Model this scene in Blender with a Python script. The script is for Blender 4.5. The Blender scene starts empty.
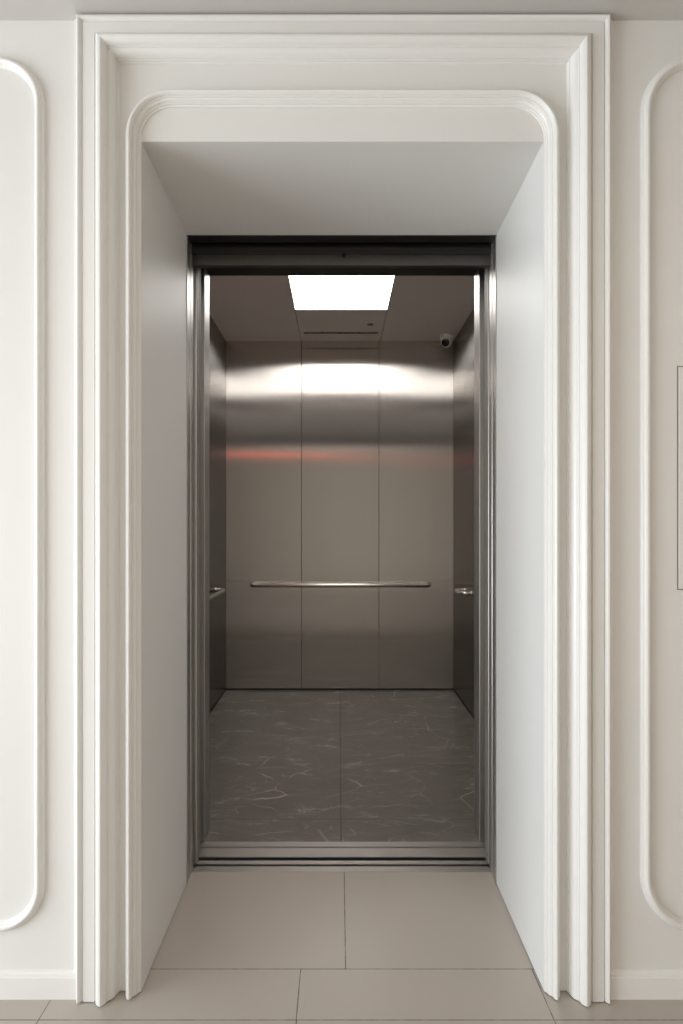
import bpy, bmesh, math
from mathutils import Vector

C = bpy.context.scene.collection
PI = math.pi
F = 600.0            # focal length in photograph pixels
EYE = 1.239          # camera height

# ---------------------------------------------------------------- helpers
def finish(name, bm, mat, parent=None, origin=(0, 0, 0), smooth=12.0):
    o_ = Vector(origin)
    for v in bm.verts:
        v.co -= o_
    bmesh.ops.remove_doubles(bm, verts=bm.verts, dist=1e-6)
    bmesh.ops.recalc_face_normals(bm, faces=bm.faces)
    for f in bm.faces:
        f.smooth = smooth > 0
    for e in bm.edges:
        if len(e.link_faces) == 2:
            e.smooth = e.calc_face_angle(0.0) < math.radians(smooth)
    me = bpy.data.meshes.new(name)
    bm.to_mesh(me)
    bm.free()
    o = bpy.data.objects.new(name, me)
    C.objects.link(o)
    me.materials.append(mat)
    if parent is not None:
        o.parent = parent
    else:
        o.location = o_
    return o

def box(bm, x0, x1, y0, y1, z0, z1, bevel=0.0, seg=2):
    vs = [bm.verts.new((x, y, z)) for x in (x0, x1) for y in (y0, y1) for z in (z0, z1)]
    q = [(0, 1, 3, 2), (4, 6, 7, 5), (0, 4, 5, 1), (2, 3, 7, 6), (0, 2, 6, 4), (1, 5, 7, 3)]
    fs = [bm.faces.new([vs[i] for i in f]) for f in q]
    if bevel > 0:
        es = list({e for f in fs for e in f.edges})
        bmesh.ops.bevel(bm, geom=es, offset=bevel, segments=seg, affect='EDGES', profile=0.5)

def boxes(name, lst, mat, parent=None, origin=(0, 0, 0), bevel=0.0):
    bm = bmesh.new()
    for b in lst:
        box(bm, *b, bevel=bevel)
    return finish(name, bm, mat, parent, origin)

def prism(bm, poly, axis, a, b):
    """extrude a 2D polygon along an axis ('X','Y','Z')."""
    def p(u, v, t):
        return {'X': (t, u, v), 'Y': (u, t, v), 'Z': (u, v, t)}[axis]
    A = [bm.verts.new(p(u, v, a)) for u, v in poly]
    B = [bm.verts.new(p(u, v, b)) for u, v in poly]
    n = len(poly)
    bm.faces.new(A)
    bm.faces.new(B[::-1])
    for i in range(n):
        bm.faces.new((A[i], A[(i + 1) % n], B[(i + 1) % n], B[i]))

def sweep(bm, path, prof, yref, closed=False):
    """sweep a profile (u inward, h toward the viewer side of the wall) along a path in the XZ plane."""
    n = len(path)
    rings = []
    for i in range(n):
        p = Vector(path[i])
        dirs = []
        if closed or i > 0:
            d = (p - Vector(path[(i - 1) % n])).normalized(); dirs.append(d)
        if closed or i < n - 1:
            d = (Vector(path[(i + 1) % n]) - p).normalized(); dirs.append(d)
        ns = [Vector((d.y, -d.x)) for d in dirs]
        m = ns[0] if len(ns) == 1 else (ns[0] + ns[1]) / (1.0 + ns[0].dot(ns[1]))
        rings.append([bm.verts.new((p.x + u * m.x, yref - h, p.y + u * m.y)) for u, h in prof])
    rng = range(n) if closed else range(n - 1)
    for i in rng:
        a, b = rings[i], rings[(i + 1) % n]
        for k in range(len(prof) - 1):
            bm.faces.new((a[k], a[k + 1], b[k + 1], b[k]))
    if not closed:
        for r in (rings[0], rings[-1]):
            try:
                bm.faces.new(r)
            except ValueError:
                pass

def arc(cx, cz, r, a0, a1, n=14):
    return [(cx + r * math.cos(a0 + (a1 - a0) * i / n), cz + r * math.sin(a0 + (a1 - a0) * i / n)) for i in range(n + 1)]

def tube(bm, pts, r, seg=14, cap=True):
    pts = [Vector(p) for p in pts]
    up = Vector((0, 0, 1))
    rings = []
    for i, p in enumerate(pts):
        d = (pts[min(i + 1, len(pts) - 1)] - pts[max(i - 1, 0)]).normalized()
        s = d.cross(up)
        if s.length < 1e-4:
            s = Vector((1, 0, 0))
        s.normalize()
        t = s.cross(d).normalized()
        rings.append([bm.verts.new(p + s * r * math.cos(2 * PI * k / seg) + t * r * math.sin(2 * PI * k / seg)) for k in range(seg)])
    for a, b in zip(rings[:-1], rings[1:]):
        for k in range(seg):
            bm.faces.new((a[k], a[(k + 1) % seg], b[(k + 1) % seg], b[k]))
    if cap:
        bm.faces.new(rings[0][::-1])
        bm.faces.new(rings[-1])

def lathe(bm, prof, centre, axis, seg=28):
    """revolve (r, t) about an axis through centre."""
    ax = Vector(axis).normalized()
    ref = Vector((1, 0, 0)) if abs(ax.x) < 0.9 else Vector((0, 1, 0))
    s = ax.cross(ref).normalized(); t = ax.cross(s).normalized()
    c = Vector(centre)
    rings = []
    for r, h in prof:
        if r < 1e-6:
            rings.append([bm.verts.new(c + ax * h)])
        else:
            rings.append([bm.verts.new(c + ax * h + (s * math.cos(2 * PI * k / seg) + t * math.sin(2 * PI * k / seg)) * r) for k in range(seg)])
    for a, b in zip(rings[:-1], rings[1:]):
        for k in range(seg):
            k2 = (k + 1) % seg
            if len(a) == 1 and len(b) == 1:
                continue
            if len(a) == 1:
                bm.faces.new((a[0], b[k2], b[k]))
            elif len(b) == 1:
                bm.faces.new((a[k], a[k2], b[0]))
            else:
                bm.faces.new((a[k], a[k2], b[k2], b[k]))

def thing(name, label, cat, loc, group=None):
    o = bpy.data.objects.new(name, None)
    o.empty_display_size = 0.1
    C.objects.link(o)
    o.location = loc
    o['label'] = label
    o['category'] = cat
    o['kind'] = 'thing'
    if group:
        o['group'] = group
    return o

def structure(o, label=None):
    o['kind'] = 'structure'
    if label:
        o['label'] = label
    return o

# ---------------------------------------------------------------- materials
class NT:
    def __init__(self, name):
        self.m = bpy.data.materials.new(name)
        self.m.use_nodes = True
        self.t = self.m.node_tree
        self.b = self.t.nodes['Principled BSDF']
    def n(self, typ, **kw):
        x = self.t.nodes.new(typ)
        for k, v in kw.items():
            setattr(x, k, v)
        return x
    def put(self, a, b):
        self.t.links.new(a, b)
    def val(self, sock, v):
        if hasattr(v, 'is_linked'):
            self.put(v, sock)
        else:
            sock.default_value = v
    def math(self, op, a, b=0.0, c=None, clamp=False):
        x = self.n('ShaderNodeMath', operation=op)
        x.use_clamp = clamp
        self.val(x.inputs[0], a); self.val(x.inputs[1], b)
        if c is not None:
            self.val(x.inputs[2], c)
        return x.outputs[0]
    def pos(self):
        g = self.n('ShaderNodeNewGeometry')
        s = self.n('ShaderNodeSeparateXYZ')
        self.put(g.outputs['Position'], s.inputs[0])
        return g, s.outputs
    def scaled(self, vec, sc):
        x = self.n('ShaderNodeMapping')
        x.inputs['Scale'].default_value = sc
        self.put(vec, x.inputs['Vector'])
        return x.outputs[0]
    def noise(self, vec, scale, detail=2.0, rough=0.5, dist=0.0):
        x = self.n('ShaderNodeTexNoise')
        x.inputs['Scale'].default_value = scale
        x.inputs['Detail'].default_value = detail
        x.inputs['Roughness'].default_value = rough
        x.inputs['Distortion'].default_value = dist
        self.put(vec, x.inputs['Vector'])
        return x.outputs['Fac']
    def ramp(self, fac, lo, hi, a, b):
        x = self.n('ShaderNodeMapRange')
        self.put(fac, x.inputs['Value'])
        x.inputs['From Min'].default_value = lo; x.inputs['From Max'].default_value = hi
        x.inputs['To Min'].default_value = a; x.inputs['To Max'].default_value = b
        return x.outputs[0]
    def mix(self, fac, a, b):
        x = self.n('ShaderNodeMix', data_type='RGBA')
        self.val(x.inputs[0], fac)
        self.val(x.inputs[6], a); self.val(x.inputs[7], b)
        return x.outputs[2]
    def bump(self, h, strength, dist=0.001):
        x = self.n('ShaderNodeBump')
        x.inputs['Strength'].default_value = strength
        x.inputs['Distance'].default_value = dist
        self.put(h, x.inputs['Height'])
        self.put(x.outputs[0], self.b.inputs['Normal'])

def plain(name, col, rough=0.5, metal=0.0, emit=None, strength=0.0, var=0.03):
    k = NT(name)
    g, _ = k.pos()
    nz = k.noise(g.outputs['Position'], 6.0, 3.0)
    a = tuple(c * (1 - var) for c in col) + (1,)
    b = tuple(min(1, c * (1 + var)) for c in col) + (1,)
    k.put(k.mix(nz, a, b), k.b.inputs['Base Color'])
    k.b.inputs['Roughness'].default_value = rough
    k.b.inputs['Metallic'].default_value = metal
    if emit:
        k.b.inputs['Emission Color'].default_value = emit + (1,)
        k.b.inputs['Emission Strength'].default_value = strength
    return k.m

def paint(name, col, rough=0.38, grain=0.0):
    k = NT(name)
    g, _ = k.pos()
    nz = k.noise(g.outputs['Position'], 3.0, 3.0)
    k.put(k.mix(nz, tuple(c * 0.985 for c in col) + (1,), tuple(min(1, c * 1.015) for c in col) + (1,)), k.b.inputs['Base Color'])
    k.b.inputs['Roughness'].default_value = rough
    fine = k.noise(k.scaled(g.outputs['Position'], (1, 1, 0.35)), 60.0, 2.0)
    if grain:
        k.bump(fine, grain, 0.001)
    return k.m

def brushed(name, col, rough=0.35, aniso=0.7, var=0.05, hairs=0.0):
    """hairline stainless steel with vertical grain: highlights smear sideways."""
    k = NT(name)
    k.t.nodes.remove(k.b)
    gl = k.n('ShaderNodeBsdfAnisotropic')
    out = [x for x in k.t.nodes if x.type == 'OUTPUT_MATERIAL'][0]
    k.put(gl.outputs[0], out.inputs['Surface'])
    g, _ = k.pos()
    hair = k.noise(k.scaled(g.outputs['Position'], (260, 260, 1.2)), 1.0, 3.0, 0.6)
    soft = k.noise(k.scaled(g.outputs['Position'], (7, 7, 0.8)), 1.0, 2.0)
    f = k.math('ADD', k.math('MULTIPLY', hair, 0.6), k.math('MULTIPLY', soft, 0.4))
    k.put(k.mix(f, tuple(c * (1 - var) for c in col) + (1,), tuple(min(1, c * (1 + var)) for c in col) + (1,)), gl.inputs['Color'])
    gl.inputs['Roughness'].default_value = rough
    gl.inputs['Anisotropy'].default_value = -aniso
    cr = k.n('ShaderNodeVectorMath', operation='CROSS_PRODUCT')
    k.put(g.outputs['Normal'], cr.inputs[0])
    cr.inputs[1].default_value = (0.001, 0.003, 1.0)
    nm = k.n('ShaderNodeVectorMath', operation='NORMALIZE')
    k.put(cr.outputs[0], nm.inputs[0])
    k.put(nm.outputs[0], gl.inputs['Tangent'])
    if hairs:
        # fine hairline scratches tilt the surface sideways only
        scratch = k.noise(k.scaled(g.outputs['Position'], (500, 500, 1.5)), 1.0, 1.0, 0.5)
        tilt = k.math('MULTIPLY', k.math('SUBTRACT', scratch, 0.5), hairs)
        sc_ = k.n('ShaderNodeVectorMath', operation='SCALE')
        k.put(nm.outputs[0], sc_.inputs[0]); k.put(tilt, sc_.inputs['Scale'])
        ad_ = k.n('ShaderNodeVectorMath', operation='ADD')
        k.put(g.outputs['Normal'], ad_.inputs[0]); k.put(sc_.outputs[0], ad_.inputs[1])
        n2 = k.n('ShaderNodeVectorMath', operation='NORMALIZE')
        k.put(ad_.outputs[0], n2.inputs[0])
        k.put(n2.outputs[0], gl.inputs['Normal'])
    return k.m

def floor_tiles():
    k = NT('lobby_tile')
    g, (x, y, z) = k.pos()
    W, H = 0.648, 0.0014
    def vline(off):
        t = k.math('SUBTRACT', x, off - W / 2)
        t = k.math('SUBTRACT', k.math('FLOORED_MODULO', t, W), W / 2)
        return k.math('LESS_THAN', k.math('ABSOLUTE', t), H)
    def hline(y0):
        return k.math('LESS_THAN', k.math('ABSOLUTE', k.math('SUBTRACT', y, y0)), H)
    in1 = k.math('GREATER_THAN', y, 1.682)
    in2 = k.math('MULTIPLY', k.math('LESS_THAN', y, 1.682), k.math('GREATER_THAN', y, 1.508))
    in3 = k.math('LESS_THAN', y, 1.508)
    a = k.math('MULTIPLY', in1, vline(0.0185))
    b = k.math('MULTIPLY', in2, vline(-0.1075))
    c = k.math('MULTIPLY', in3, vline(0.541))
    row = k.math('SUBTRACT', k.math('FLOORED_MODULO', k.math('SUBTRACT', y, 1.508 - W / 2), W), W / 2)
    d = k.math('MULTIPLY', k.math('LESS_THAN', k.math('ABSOLUTE', row), H), k.math('LESS_THAN', y, 1.6))
    m = k.math('MAXIMUM', k.math('MAXIMUM', a, b), k.math('MAXIMUM', c, k.math('MAXIMUM', d, hline(1.682))))
    cloud = k.noise(g.outputs['Position'], 2.2, 4.0)
    base = k.mix(cloud, (0.44, 0.39, 0.345, 1), (0.49, 0.44, 0.395, 1))
    brk = k.noise(g.outputs['Position'], 30.0, 2.0)
    grout = k.mix(k.ramp(brk, 0.4, 0.65, 0, 1), (0.10, 0.088, 0.075, 1), (0.24, 0.21, 0.18, 1))
    k.put(k.mix(m, base, grout), k.b.inputs['Base Color'])
    k.put(k.math('ADD', 0.22, k.math('MULTIPLY', m, 0.5)), k.b.inputs['Roughness'])
    k.b.inputs['Specular IOR Level'].default_value = 0.45
    wav = k.noise(g.outputs['Position'], 1.6, 1.0)
    k.bump(wav, 0.05, 0.02)
    return k.m

def marble():
    k = NT('grey_veined_stone')
    g, (x, y, z) = k.pos()
    warp = k.n('ShaderNodeTexNoise')
    warp.inputs['Scale'].default_value = 2.4
    warp.inputs['Detail'].default_value = 4.0
    k.put(g.outputs['Position'], warp.inputs['Vector'])
    ad = k.n('ShaderNodeVectorMath', operation='MULTIPLY_ADD')
    k.put(warp.outputs['Color'], ad.inputs[0])
    ad.inputs[1].default_value = (0.22, 0.22, 0.0)
    k.put(g.outputs['Position'], ad.inputs[2])
    rot = k.n('ShaderNodeMapping')
    rot.inputs['Rotation'].default_value = (0, 0, math.radians(-24))
    rot.inputs['Scale'].default_value = (0.55, 1.5, 1.0)
    k.put(ad.outputs[0], rot.inputs['Vector'])
    def veins(sc, w, off, ang, stretch):
        mp = k.n('ShaderNodeMapping')
        mp.inputs['Location'].default_value = (off, off * 0.7, 0)
        mp.inputs['Rotation'].default_value = (0, 0, math.radians(ang))
        mp.inputs['Scale'].default_value = (1.0, stretch, 0.0)
        k.put(ad.outputs[0], mp.inputs['Vector'])
        vo = k.n('ShaderNodeTexVoronoi', feature='DISTANCE_TO_EDGE')
        vo.inputs['Scale'].default_value = sc
        k.put(mp.outputs[0], vo.inputs['Vector'])
        return k.ramp(vo.outputs['Distance'], 0.0, w, 1.0, 0.0)
    v1 = veins(1.9, 0.010, 3.1, -22, 1.9)
    v2 = veins(4.2, 0.016, 8.7, -40, 1.8)
    v3 = veins(5.6, 0.018, 5.3, 12, 2.6)
    gate1 = k.ramp(k.noise(g.outputs['Position'], 4.4, 5.0), 0.46, 0.64, 0.0, 1.0)
    gate2 = k.ramp(k.noise(k.scaled(g.outputs['Position'], (1.3, 1.0, 1.0)), 5.2, 3.0), 0.50, 0.70, 0.0, 0.9)
    gate3 = k.ramp(k.noise(k.scaled(g.outputs['Position'], (0.9, 1.4, 1.0)), 6.1, 4.0, 0.6), 0.52, 0.72, 0.0, 0.8)
    v = k.math('MAXIMUM', k.math('MULTIPLY', v1, gate1), k.math('MULTIPLY', v2, gate2))
    v = k.math('MAXIMUM', v, k.math('MULTIPLY', v3, gate3), clamp=True)
    cloud = k.noise(rot.outputs[0], 5.5, 10.0, 0.78)
    base = k.mix(cloud, (0.060, 0.054, 0.048, 1), (0.275, 0.248, 0.225, 1))
    col = k.mix(k.math('MULTIPLY', v, 0.75), base, (0.55, 0.49, 0.44, 1))
    def line(s, p, w):
        return k.math('LESS_THAN', k.math('ABSOLUTE', k.math('SUBTRACT', s, p)), w)
    j = k.math('MAXIMUM', line(x, 0.008, 0.0022), line(y, 2.545, 0.002))
    col = k.mix(k.math('MULTIPLY', j, 0.75), col, (0.03, 0.026, 0.023, 1))
    k.put(col, k.b.inputs['Base Color'])
    k.put(k.ramp(cloud, 0.3, 0.7, 0.20, 0.30), k.b.inputs['Roughness'])
    k.b.inputs['Specular IOR Level'].default_value = 0.4
    return k.m

M_WALL = paint('white_wall_paint', (0.79, 0.775, 0.755), 0.48, 0.04)
M_TRIM = paint('white_trim_paint', (0.82, 0.805, 0.785), 0.34)
M_CEIL = paint('ceiling_paint', (0.58, 0.555, 0.53), 0.6)
M_BACKW = paint('taupe_wall_paint', (0.76, 0.68, 0.585), 0.6)
M_TILE = floor_tiles()
M_STONE = marble()
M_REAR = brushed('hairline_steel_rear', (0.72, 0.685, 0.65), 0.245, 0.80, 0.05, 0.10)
M_SIDE = brushed('hairline_steel_side', (0.42, 0.40, 0.385), 0.25, 0.78, 0.03, 0.08)  # same steel as the rear, base darkened for the dark floor it reflects
M_JAMB = brushed('hairline_steel_jamb', (0.62, 0.605, 0.59), 0.40, 0.3, 0.02, 0.0)
M_HEAD = brushed('shaded_steel_header', (0.10, 0.095, 0.09), 0.34, 0.3, 0.04, 0.0)  # steel darkened in colour for the dark floor its underside reflects
M_PLATE = brushed('shaded_steel_plate', (0.17, 0.165, 0.16), 0.36, 0.3, 0.04, 0.0)  # header steel again, darkened less, shade put into the colour
M_SILL = plain('aluminium_sill', (0.46, 0.445, 0.43), 0.38, 1.0)
M_RAIL = plain('polished_steel', (0.60, 0.57, 0.53), 0.22, 1.0)
M_DARK = plain('dark_gap', (0.012, 0.011, 0.010), 0.7)
M_SHAFT = plain('shaft_concrete', (0.06, 0.055, 0.05), 0.9)
M_CABC = plain('cab_ceiling_enamel', (0.76, 0.69, 0.63), 0.5, 0.0)
M_WHITE = plain('white_plastic', (0.88, 0.86, 0.83), 0.35)
M_BLACK = plain('black_gloss_plastic', (0.008, 0.008, 0.008), 0.12)
M_GREYP = plain('grey_plastic', (0.25, 0.225, 0.20), 0.5)
M_LIGHT = plain('lit_diffuser', (0.9, 0.9, 0.9), 0.5, 0.0, (1.0, 0.97, 0.93), 7.5)
M_RED = plain('red_display', (0.1, 0.01, 0.005), 0.4, 0.0, (1.0, 0.09, 0.02), 26.0)
M_JOINT = plain('panel_joint', (0.22, 0.19, 0.165), 0.7)

# ---------------------------------------------------------------- key dimensions
XL, XR = -0.5265, 0.5455        # reveal
ZLF, ZLB = 2.266, 2.249         # soffit front and back edge
YW = 1.585                      # main wall face
YI = 1.599                      # recessed casing face
YF = 2.076                      # start of the steel frame
ZC = 2.577                      # lobby ceiling
AXL, AXR = -0.6990, 0.7220      # outer edges of the architrave

# ---------------------------------------------------------------- the setting: lobby
structure(boxes('floor', [(-4.2, 3.0, -2.8, 2.155, -0.08, 0.0)], M_TILE), 'glossy greige lobby floor tiles in front of the elevator')
structure(boxes('ceiling', [(-4.2, 3.0, -2.8, 1.80, ZC, ZC + 0.08)], M_CEIL))
structure(boxes('wall_front_left', [(-4.2, -0.62, YW, 1.80, 0, ZC)], M_WALL), 'white panelled wall left of the elevator opening')
structure(boxes('wall_front_right', [(0.655, 3.0, YW, 1.80, 0, ZC)], M_WALL), 'white panelled wall right of the elevator opening')
structure(boxes('wall_right', [(2.9, 3.0, -2.8, YW, 0, ZC)], M_BACKW))
structure(boxes('wall_back', [(-4.2, 3.0, -2.8, -2.7, 0, ZC)], M_BACKW))
# window wall on the left of the lobby (out of frame): piers round a tall window
structure(boxes('wall_left', [(-4.2, -4.1, -2.8, -2.2, 0, ZC), (-4.2, -4.1, 1.2, YW, 0, ZC), (-4.2, -4.1, -2.2, 1.2, 1.8, ZC)], M_WALL))

def reveal_block():
    """one block: the recessed casing face, both sides and the soffit of the deep opening."""
    bm = bmesh.new()
    def loop(y, xl, xr, z):
        return [bm.verts.new((p[0], y, p[1])) for p in ((-0.64, 0.0035), (-0.64, ZC), (0.66, ZC), (0.66, 0.0035), (xr, 0.0035), (xr, z), (xl, z), (xl, 0.0035))]
    A = loop(YI, XL, XR, ZLF)
    B = loop(YF, XL - 0.0015, XR, ZLB)
    n = len(A)
    # faces split into three quads so the concave outline triangulates cleanly
    for L in (A, B):
        for q in ((0, 1, 6, 7), (1, 2, 5, 6), (2, 3, 4, 5)):
            bm.faces.new([L[i] for i in q])
    for i in range(n):
        bm.faces.new((A[i], A[(i + 1) % n], B[(i + 1) % n], B[i]))
    return finish('wall_reveal', bm, M_WALL)
structure(reveal_block(), 'deep white sides and soffit of the elevator opening')

# architrave round the opening
A_PROF = [(0.0000, 0.010), (0.0000, 0.017), (0.0050, 0.0185), (0.0100, 0.0215), (0.0125, 0.0260), (0.0128, 0.0310), (0.0150, 0.0370), (0.0175, 0.0415), (0.0200, 0.0437), (0.0222, 0.0432),
          (0.0250, 0.0408), (0.0275, 0.0375), (0.0295, 0.0338), (0.0318, 0.0335), (0.0323, 0.0370),
          (0.0620, 0.0375), (0.0625, 0.0335), (0.0650, 0.0335), (0.0655, 0.0390), (0.0690, 0.0450), (0.0735, 0.0495), (0.0780, 0.0525), (0.0825, 0.0530), (0.0865, 0.0510), (0.0905, 0.0470),
          (0.0935, 0.0420), (0.0945, 0.0355), (0.0970, 0.0355), (0.0975, 0.0325), (0.1020, 0.0305), (0.1065, 0.0250), (0.1095, 0.0180), (0.1102, 0.0110),
          (0.1125, 0.0110), (0.1130, 0.0050), (0.1152, 0.0030), (0.1156, -0.001)]
bm = bmesh.new()
sweep(bm, [(AXL, 0.003), (AXL, ZC + 0.010), (AXR, ZC + 0.010), (AXR, 0.003)], A_PROF, YI)
structure(finish('trim_1', bm, M_TRIM, smooth=28), 'tall stepped white architrave framing the elevator opening')

# inner round-cornered moulding
I_PROF = [(0, -0.001), (0, 0.006), (0.0010, 0.0105), (0.0035, 0.0165), (0.0065, 0.0222), (0.0095, 0.0267), (0.0125, 0.0300), (0.0150, 0.0318), (0.0175, 0.0315), (0.0200, 0.0295), (0.0222, 0.0258),
          (0.0227, 0.0205), (0.0255, 0.0205), (0.0260, 0.0175), (0.0295, 0.0160), (0.0320, 0.0125), (0.0330, 0.0085), (0.0350, 0.0085), (0.0355, 0.0050), (0.0395, 0.0035), (0.0400, -0.001)]
ML, MR, MT, R = XL - 0.0402, XR + 0.0408, 2.396, 0.124
path = [(ML, 0.003)] + arc(ML + R, MT - R, R, PI, PI / 2) + arc(MR - R, MT - R, R, PI / 2, 0) + [(MR, 0.003)]
bm = bmesh.new()
sweep(bm, path, I_PROF, YI)
structure(finish('trim_2', bm, M_TRIM, smooth=28), 'inner white moulding with rounded upper corners around the elevator opening')

# panel mouldings on the wall either side
P_PROF = [(0, -0.001), (0.0005, 0.006), (0.003, 0.009), (0.0055, 0.010), (0.0062, 0.0135), (0.0090, 0.0165), (0.0125, 0.0180), (0.0165, 0.0175), (0.0200, 0.0150),
          (0.0220, 0.0110), (0.0228, 0.0075), (0.0255, 0.0060), (0.0270, 0.0030), (0.0275, -0.001)]
def panel_moulding(name, x0, x1, z0, z1, r, label):
    p = arc(x0 + r, z1 - r, r, PI, PI / 2) + arc(x1 - r, z1 - r, r, PI / 2, 0) + arc(x1 - r, z0 + r, r, 0, -PI / 2) + arc(x0 + r, z0 + r, r, -PI / 2, -PI)
    b = bmesh.new()
    sweep(b, p, P_PROF, YW, closed=True)
    return structure(finish(name, b, M_TRIM, smooth=28), label)
k_ = YW / F
panel_moulding('trim_3', -1.95, (45.5 - 339) * k_, EYE - (931 - 527) * k_, EYE + (527 - 58) * k_, 0.125, 'rounded white wall panel moulding left of the elevator')
panel_moulding('trim_4', (640 - 339) * k_, 2.00, EYE - (931 - 527) * k_, EYE + (527 - 57.5) * k_, 0.150, 'rounded white wall panel moulding right of the elevator')

# baseboards
B_PROF = [(YW + 0.002, 0.0), (YW - 0.0125, 0.0), (YW - 0.0125, 0.0560), (YW - 0.0115, 0.0575), (YW - 0.0080, 0.0580), (YW - 0.0080, 0.0605), (YW - 0.0075, 0.0640), (YW - 0.0050, 0.0680), (YW - 0.0010, 0.0700), (YW + 0.002, 0.0700)]
for nm, a, b, lb in (('baseboard_left', -4.1, AXL + 0.0115, 'low white baseboard left of the elevator'), ('baseboard_right', AXR - 0.0115, 2.9, 'low white baseboard right of the elevator')):
    bm = bmesh.new()
    prism(bm, B_PROF, 'X', a, b)
    structure(finish(nm, bm, M_TRIM, smooth=28), lb)

# ---------------------------------------------------------------- flush access hatch in the right-hand wall
hx0, hz0, hz1 = (677 - 339) * k_, EYE - (590 - 527) * k_, EYE + (527 - 366) * k_
t = thing('access_panel', 'flush white access hatch with dark gap set in the wall panel', 'hatch', (hx0, YW, hz0))
o = t.location
boxes('backing', [(hx0, hx0 + 0.40, YW - 0.0008, YW + 0.0, hz0, hz1)], M_JOINT, t, o)
bm = bmesh.new()
box(bm, hx0 + 0.003, hx0 + 0.397, YW - 0.003, YW - 0.0008, hz0 + 0.003, hz1 - 0.003, bevel=0.0008)
finish('door', bm, M_WALL, t, o)

# ---------------------------------------------------------------- steel frame of the landing doorway
frame = t = thing('elevator_door_frame', 'stainless steel frame lining the elevator doorway', 'door frame', (0, YF, 0))
o = t.location
def jamb(x, s):
    # s = outward direction; stepped lining
    b = bmesh.new()
    poly = [(x - s * 0.003, YF), (x - s * 0.003, YF + 0.012), (x, YF + 0.014), (x, YF + 0.058), (x + s * 0.003, YF + 0.060), (x + s * 0.003, YF + 0.064), (x, YF + 0.066), (x, YF + 0.098),
            (x + s * 0.030, YF + 0.098), (x + s * 0.030, YF)]
    prism(b, poly, 'Z', 0.0, ZLB + 0.02)
    return finish('jamb', b, M_JAMB, t, o, smooth=15)
jamb(-0.528, -1)
jamb(XR, 1)
b = bmesh.new()
prism(b, [(YF, ZLB - 0.003), (YF + 0.012, ZLB - 0.003), (YF + 0.014, ZLB), (YF + 0.058, ZLB), (YF + 0.058, ZLB + 0.03), (YF, ZLB + 0.03)], 'X', -0.528, XR)
finish('header', b, M_HEAD, t, o, smooth=15)
b = bmesh.new()
box(b, -0.534, XR + 0.006, 2.150, 2.175, 2.219, 2.30)
box(b, -0.534, XR + 0.006, 2.146, 2.152, 2.236, 2.2405)
box(b, -0.534, XR + 0.006, 2.160, 2.180, 2.1795, 2.219)
box(b, -0.534, XR + 0.006, 2.156, 2.160, 2.1790, 2.1815)
hp = finish('header_plate', b, M_PLATE, t, o)
b = bmesh.new()
lathe(b, [(0, -0.002), (0.006, -0.002), (0.0075, -0.0005), (0.0075, 0.002)], (0.0178, 2.150, 2.2135 + 0.0), (0, 1, 0))
for v in b.verts:
    pass
finish('key_hole', b, M_BLACK, t, o)

# landing sill with its running groove
t = thing('landing_sill', 'grooved aluminium sill along the lobby tile edge', 'sill', (0, 2.155, 0))
o = t.location
boxes('sill_plate', [(-0.527, XR - 0.0005, 2.155, 2.190, -0.03, 0.0005), (-0.60, 0.62, 2.2045, 2.229, -0.03, 0.0), (-0.60, 0.62, 2.155, 2.229, -0.05, -0.03)], M_SILL, t, o)

# ---------------------------------------------------------------- hoistway behind the wall (dark)
structure(boxes('wall_shaft_left', [(-1.30, -1.20, 1.80, 5.0, -0.3, 3.0)], M_SHAFT))
structure(boxes('wall_shaft_right', [(1.20, 1.30, 1.80, 5.0, -0.3, 3.0)], M_SHAFT))
structure(boxes('wall_shaft_back', [(-1.30, 1.30, 5.0, 5.1, -0.3, 3.0)], M_SHAFT))
structure(boxes('ceiling_shaft', [(-1.30, 1.30, 1.80, 5.1, 3.0, 3.1)], M_SHAFT))
structure(boxes('floor_shaft', [(-1.30, 1.30, 2.16, 5.1, -0.35, -0.3)], M_SHAFT))
structure(boxes('wall_shaft_front', [(-1.30, -0.64, 1.80, 1.9, -0.3, 3.0), (0.66, 1.30, 1.80, 1.9, -0.3, 3.0), (-0.64, 0.66, 1.80, 1.9, 2.58, 3.0), (-1.30, 1.30, 1.80, 1.9, -0.3, -0.081)], M_SHAFT))  # strip below floor level added to keep stray light out of the pit

# ---------------------------------------------------------------- the elevator car
YCF, YCI, YB = 2.362, 2.452, 4.561      # front posts, inside of front, rear wall
CL, CR, CZ = -0.859, 0.870, 2.653       # side walls and ceiling of the car
DL, DR, DZ = -0.529, 0.5525, 2.265      # car doorway
car = thing('elevator_car', 'open elevator car lined with brushed steel and a dark stone floor', 'elevator', (0.005, YCF, 0))
o = car.location
boxes('floor_slab', [(CL, CR, YCF, YB, -0.06, 0.0)], M_STONE, car, o)
# rear wall: three panels with narrow joints
s1, s2 = (301.5 - 339) * YB / F, (379 - 339) * YB / F
g = 0.0014
import random
random.seed(4)
for i, (a, b) in enumerate(((CL, s1 - g), (s1 + g, s2 - g), (s2 + g, CR))):
    bm = bmesh.new()
    box(bm, a, b, YB, YB + 0.02, 0.012, CZ + 0.01, bevel=0.0012)
    pnl = finish('rear_panel', bm, M_REAR, car, o)
boxes('rear_backing', [(CL - 0.03, CR + 0.03, YB + 0.020, YB + 0.03, 0.0, CZ + 0.02)], M_DARK, car, o)
boxes('skirting', [(CL, CR, YB + 0.004, YB + 0.02, 0.0, 0.012)], M_DARK, car, o)
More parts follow.
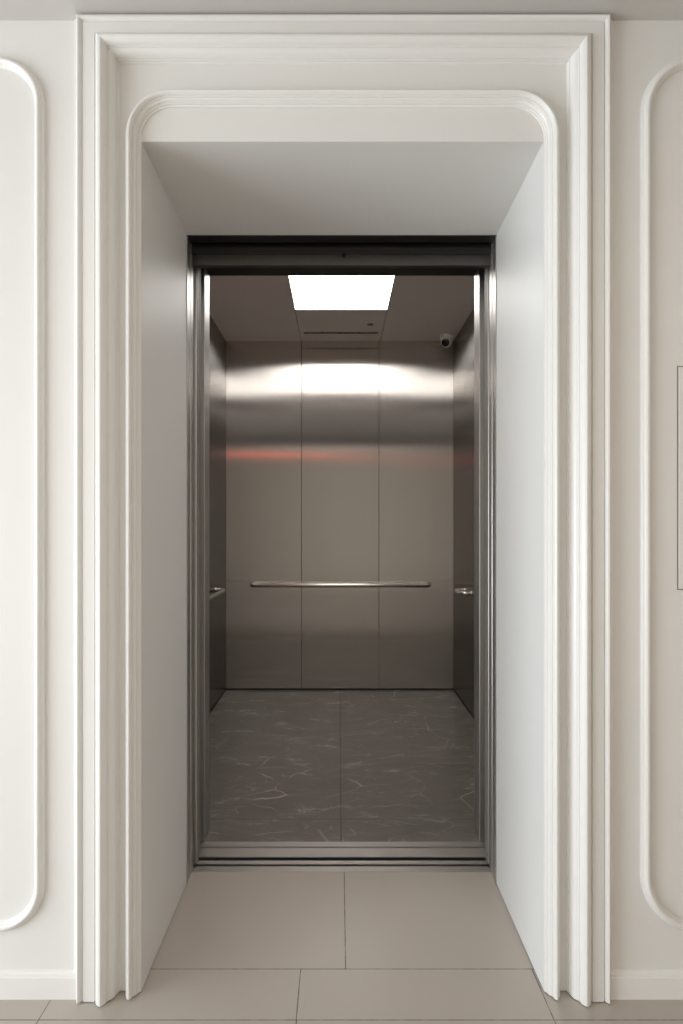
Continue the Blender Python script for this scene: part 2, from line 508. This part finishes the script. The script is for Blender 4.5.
# side walls: three panels each
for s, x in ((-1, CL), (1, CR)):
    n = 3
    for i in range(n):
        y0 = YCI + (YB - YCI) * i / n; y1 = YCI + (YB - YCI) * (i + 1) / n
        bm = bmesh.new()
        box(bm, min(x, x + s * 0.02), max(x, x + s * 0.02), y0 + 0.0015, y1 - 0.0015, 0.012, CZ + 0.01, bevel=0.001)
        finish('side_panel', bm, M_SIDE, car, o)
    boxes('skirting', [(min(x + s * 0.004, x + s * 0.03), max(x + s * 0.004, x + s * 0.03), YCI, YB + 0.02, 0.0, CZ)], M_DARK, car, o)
# front posts and transom
for x0, x1 in ((CL - 0.02, DL), (DR, CR + 0.02)):
    bm = bmesh.new()
    box(bm, x0, x1, YCF, YCI, 0.0, CZ + 0.01, bevel=0.002)
    finish('front_post', bm, M_JAMB, car, o)
bm = bmesh.new()
box(bm, DL, DR, YCF, YCI, DZ, CZ + 0.01, bevel=0.002)
finish('transom', bm, M_HEAD, car, o)
boxes('car_sill', [(-0.60, 0.63, 2.2565, 2.317, -0.004, -0.001), (-0.60, 0.63, 2.3255, 2.3615, -0.03, 0.0005), (-0.60, 0.63, 2.300, 2.3615, -0.05, -0.03), (-0.60, 0.63, 2.300, 2.317, -0.03, -0.004)], M_SILL, car, o)
# doors, slid open: the landing doors belong to the frame, the inner doors to the car
def door(owner, label, x0, x1, y0, y1, ztop):
    og = owner.location
    bb = bmesh.new()
    box(bb, x0, x1, y0, y1, 0.006, ztop, bevel=0.004)
    d = finish('sliding_door', bb, M_JAMB, owner, og)
    d['label'] = label
    e = x1 if abs(x1) < abs(x0) else x0
    lo, hi = (e - 0.001, e + 0.002) if e == x1 else (e - 0.002, e + 0.001)
    bb = bmesh.new()
    box(bb, lo, hi, y0 + 0.012, y1 - 0.012, 0.01, ztop - 0.01)
    finish('edge_seal', bb, M_GREYP, d, og)
door(frame, 'edge of the open landing door at the left jamb', -1.08, -0.5195, 2.192, 2.228, 2.30)
door(frame, 'edge of the open landing door at the right jamb', 0.5440, 1.10, 2.192, 2.228, 2.30)
door(car, 'edge of the open inner door behind the left landing door', -1.08, -0.5330, 2.275, 2.311, 2.30)
door(car, 'edge of the open inner door behind the right landing door', 0.5600, 1.10, 2.275, 2.311, 2.30)
# ceiling
LX0, LX1, LY0, LY1 = -0.287, 0.316, 2.78, 3.905
cg = 0.0018
for x0, x1 in ((CL, LX0 - cg), (LX1 + cg, CR)):
    boxes('ceiling_panel', [(x0, x1, YCI, YB, CZ, CZ + 0.02)], M_CABC, car, o)
boxes('ceiling_panel', [(LX0 + cg, LX1 - cg, YCI, LY0 - 0.002, CZ, CZ + 0.02)], M_CABC, car, o)
VY = 4.372
boxes('ceiling_panel', [(LX0 + cg, LX1 - cg, LY1 + 0.002, VY - 0.016, CZ, CZ + 0.02), (LX0 + cg, LX1 - cg, VY + 0.016, YB, CZ, CZ + 0.02),
      (LX0 + cg, LX0 + 0.03, VY - 0.016, VY + 0.016, CZ, CZ + 0.02), (LX1 - 0.03, LX1 - cg, VY - 0.016, VY + 0.016, CZ, CZ + 0.02)], M_CABC, car, o)
vb = [(LX0 + 0.03, LX1 - 0.03, VY - 0.016, VY + 0.016, CZ + 0.012, CZ + 0.02)]
n = 4
for i in range(1, n):
    xx = LX0 + 0.03 + (LX1 - LX0 - 0.06) * i / n
    vb.append((xx - 0.004, xx + 0.004, VY - 0.016, VY + 0.016, CZ + 0.002, CZ + 0.012))
boxes('vent_slot', vb, M_DARK, car, o)
boxes('ceiling_backing', [(CL - 0.02, CR + 0.02, YCI, LY0 - 0.02, CZ + 0.021, CZ + 0.03), (CL - 0.02, CR + 0.02, LY1 + 0.02, YB + 0.02, CZ + 0.021, CZ + 0.03),
      (CL - 0.02, LX0 - 0.012, LY0 - 0.02, LY1 + 0.02, CZ + 0.021, CZ + 0.03), (LX1 + 0.012, CR + 0.02, LY0 - 0.02, LY1 + 0.02, CZ + 0.021, CZ + 0.03)], M_DARK, car, o)
b = bmesh.new()
lathe(b, [(0, -0.004), (0.018, -0.003), (0.023, -0.0015), (0.023, 0.002)], (0.218, 4.19, CZ), (0, 0, 1))
finish('microphone_cover', b, M_GREYP, car, o)

# ceiling light
t = thing('ceiling_light', 'bright square light panel set in the elevator car ceiling', 'ceiling light', (0.5 * (LX0 + LX1), 0.5 * (LY0 + LY1), CZ))
o = t.location
boxes('diffuser', [(LX0 + 0.004, LX1 - 0.004, LY0 + 0.004, LY1 - 0.004, CZ + 0.001, CZ + 0.012)], M_LIGHT, t, o)
boxes('frame', [(LX0, LX0 + 0.004, LY0, LY1, CZ - 0.001, CZ + 0.02), (LX1 - 0.004, LX1, LY0, LY1, CZ - 0.001, CZ + 0.02),
                (LX0, LX1, LY0, LY0 + 0.004, CZ - 0.001, CZ + 0.02), (LX0, LX1, LY1 - 0.004, LY1, CZ - 0.001, CZ + 0.02),
                (LX0, LX1, LY0, LY1, CZ + 0.012, CZ + 0.02)], M_WHITE, t, o)

# handrails
def handrail(label, p0, p1, wall_dir):
    """round bar with both ends turned back to the wall."""
    p0, p1, w = Vector(p0), Vector(p1), Vector(wall_dir)
    d = (p1 - p0).normalized()
    tt = thing('handrail', label, 'handrail', (p0 + p1) / 2)
    off, rr = 0.0614, 0.030
    pts = [p0 + w * off, p0 + w * rr]
    pts += [p0 + d * rr * (1 - math.cos(a)) + w * rr * (1 - math.sin(a)) for a in [PI / 2 * i / 8 for i in range(1, 9)]]
    pts += [p1 - d * rr * (1 - math.cos(a)) + w * rr * (1 - math.sin(a)) for a in [PI / 2 * i / 8 for i in range(8, 0, -1)]]
    pts += [p1 + w * rr, p1 + w * off]
    bb = bmesh.new()
    tube(bb, pts, 0.0165, 18)
    finish('bar', bb, M_RAIL, tt, tt.location, smooth=60)
    for p in (p0, p1):
        bb = bmesh.new()
        lathe(bb, [(0.0160, 0.0), (0.022, 0.0), (0.023, 0.003), (0.022, 0.006), (0.0160, 0.007)], p + w * (off - 0.007), w)
        finish('wall_flange', bb, M_RAIL, tt, tt.location, smooth=40)
    return tt
RZ = 0.802
handrail('long horizontal steel handrail across the rear wall of the elevator', (-0.655, YB - 0.062, RZ), (0.675, YB - 0.062, RZ), (0, 1, 0))
handrail('steel handrail on the left side wall of the elevator', (CL + 0.062, 4.16, RZ), (CL + 0.062, 2.85, RZ), (-1, 0, 0))
handrail('short steel handrail on the right side wall of the elevator', (CR - 0.062, 4.13, RZ), (CR - 0.062, 3.93, RZ), (1, 0, 0))

# security camera in the rear right ceiling corner
cx, cy = 0.795, 4.42
t = thing('security_camera', 'white dome security camera on the elevator ceiling corner', 'camera', (cx, cy, CZ))
o = t.location
b = bmesh.new()
lathe(b, [(0, -0.0006), (0.050, -0.0006), (0.052, -0.004), (0.052, -0.020), (0.048, -0.030), (0.040, -0.036), (0, -0.036)], (cx, cy, CZ), (0, 0, 1))
finish('base', b, M_WHITE, t, o, smooth=40)
look = Vector((-0.42, -0.80, -0.42)).normalized()
ball = Vector((cx - 0.004, cy - 0.008, CZ - 0.052))
b = bmesh.new()
bmesh.ops.create_uvsphere(b, u_segments=28, v_segments=18, radius=0.042)
for v in b.verts:
    v.co += ball
finish('housing', b, M_WHITE, t, o, smooth=60)
b = bmesh.new()
lathe(b, [(0, 0.0445), (0.010, 0.0440), (0.022, 0.0420), (0.027, 0.0400), (0.029, 0.036), (0.029, 0.030), (0, 0.030)], ball, look)
finish('lens', b, M_BLACK, t, o, smooth=40)

# car operating panel on the inside of the left front post
t = thing('control_panel', 'steel button panel with red floor display facing into the elevator car', 'control panel', (-0.70, YCI, 0.9))
o = t.location
b = bmesh.new()
box(b, -0.825, -0.64, YCI + 0.0006, YCI + 0.006, 0.80, 2.16, bevel=0.002)
finish('face_plate', b, M_JAMB, t, o)
boxes('display', [(-0.805, -0.675, YCI + 0.006, YCI + 0.009, 2.030, 2.052)], M_RED, t, o)
for r in range(5):
    for c in range(2):
        b = bmesh.new()
        lathe(b, [(0, 0.012), (0.014, 0.012), (0.017, 0.010), (0.017, 0.006)], (-0.76 + 0.06 * c, YCI, 1.0 + 0.07 * r), (0, 1, 0))
        finish('button', b, M_RAIL, t, o, smooth=40)

# ---------------------------------------------------------------- light
def area(name, loc, rot, sx, sy, power, col):
    l = bpy.data.lights.new(name, 'AREA')
    l.shape = 'RECTANGLE'
    l.size, l.size_y, l.energy, l.color = sx, sy, power, col
    ob = bpy.data.objects.new(name, l)
    C.objects.link(ob)
    ob.location, ob.rotation_euler = loc, rot
    return ob
# daylight through the lobby's tall window on the left
area('window_daylight', (-4.08, -0.45, 0.88), (0, -PI / 2, 0), 1.75, 3.2, 182, (0.86, 0.945, 1.0))
# unseen warm fill added below the lobby ceiling to lift the shade
area('lobby_fill', (0.2, -0.4, ZC - 0.02), (0, 0, 0), 2.0, 1.6, 10, (1.0, 0.90, 0.79))

w = bpy.data.worlds.new('lobby_air')
bpy.context.scene.world = w
w.use_nodes = True
w.node_tree.nodes['Background'].inputs['Color'].default_value = (0.9, 0.95, 1.0, 1)
w.node_tree.nodes['Background'].inputs['Strength'].default_value = 0.15

# ---------------------------------------------------------------- camera
cam = bpy.data.cameras.new('camera')
cam.sensor_fit = 'VERTICAL'
cam.sensor_height = 36.0
cam.sensor_width = 36.0
cam.lens = 36.0 * F / 1024.0
cam.shift_x = 2.5 / 1024.0
cam.shift_y = 15.0 / 1024.0
cam.clip_start = 0.02
co = bpy.data.objects.new('camera', cam)
C.objects.link(co)
co.location = (0, 0, EYE)
co.rotation_euler = (PI / 2, 0, 0)
sc = bpy.context.scene
sc.camera = co
sc.view_settings.view_transform = 'Standard'
sc.view_settings.look = 'None'
sc.view_settings.exposure = 0.0
sc.cycles.use_adaptive_sampling = False
sc.cycles.max_bounces = 10
sc.cycles.diffuse_bounces = 6
sc.cycles.glossy_bounces = 6
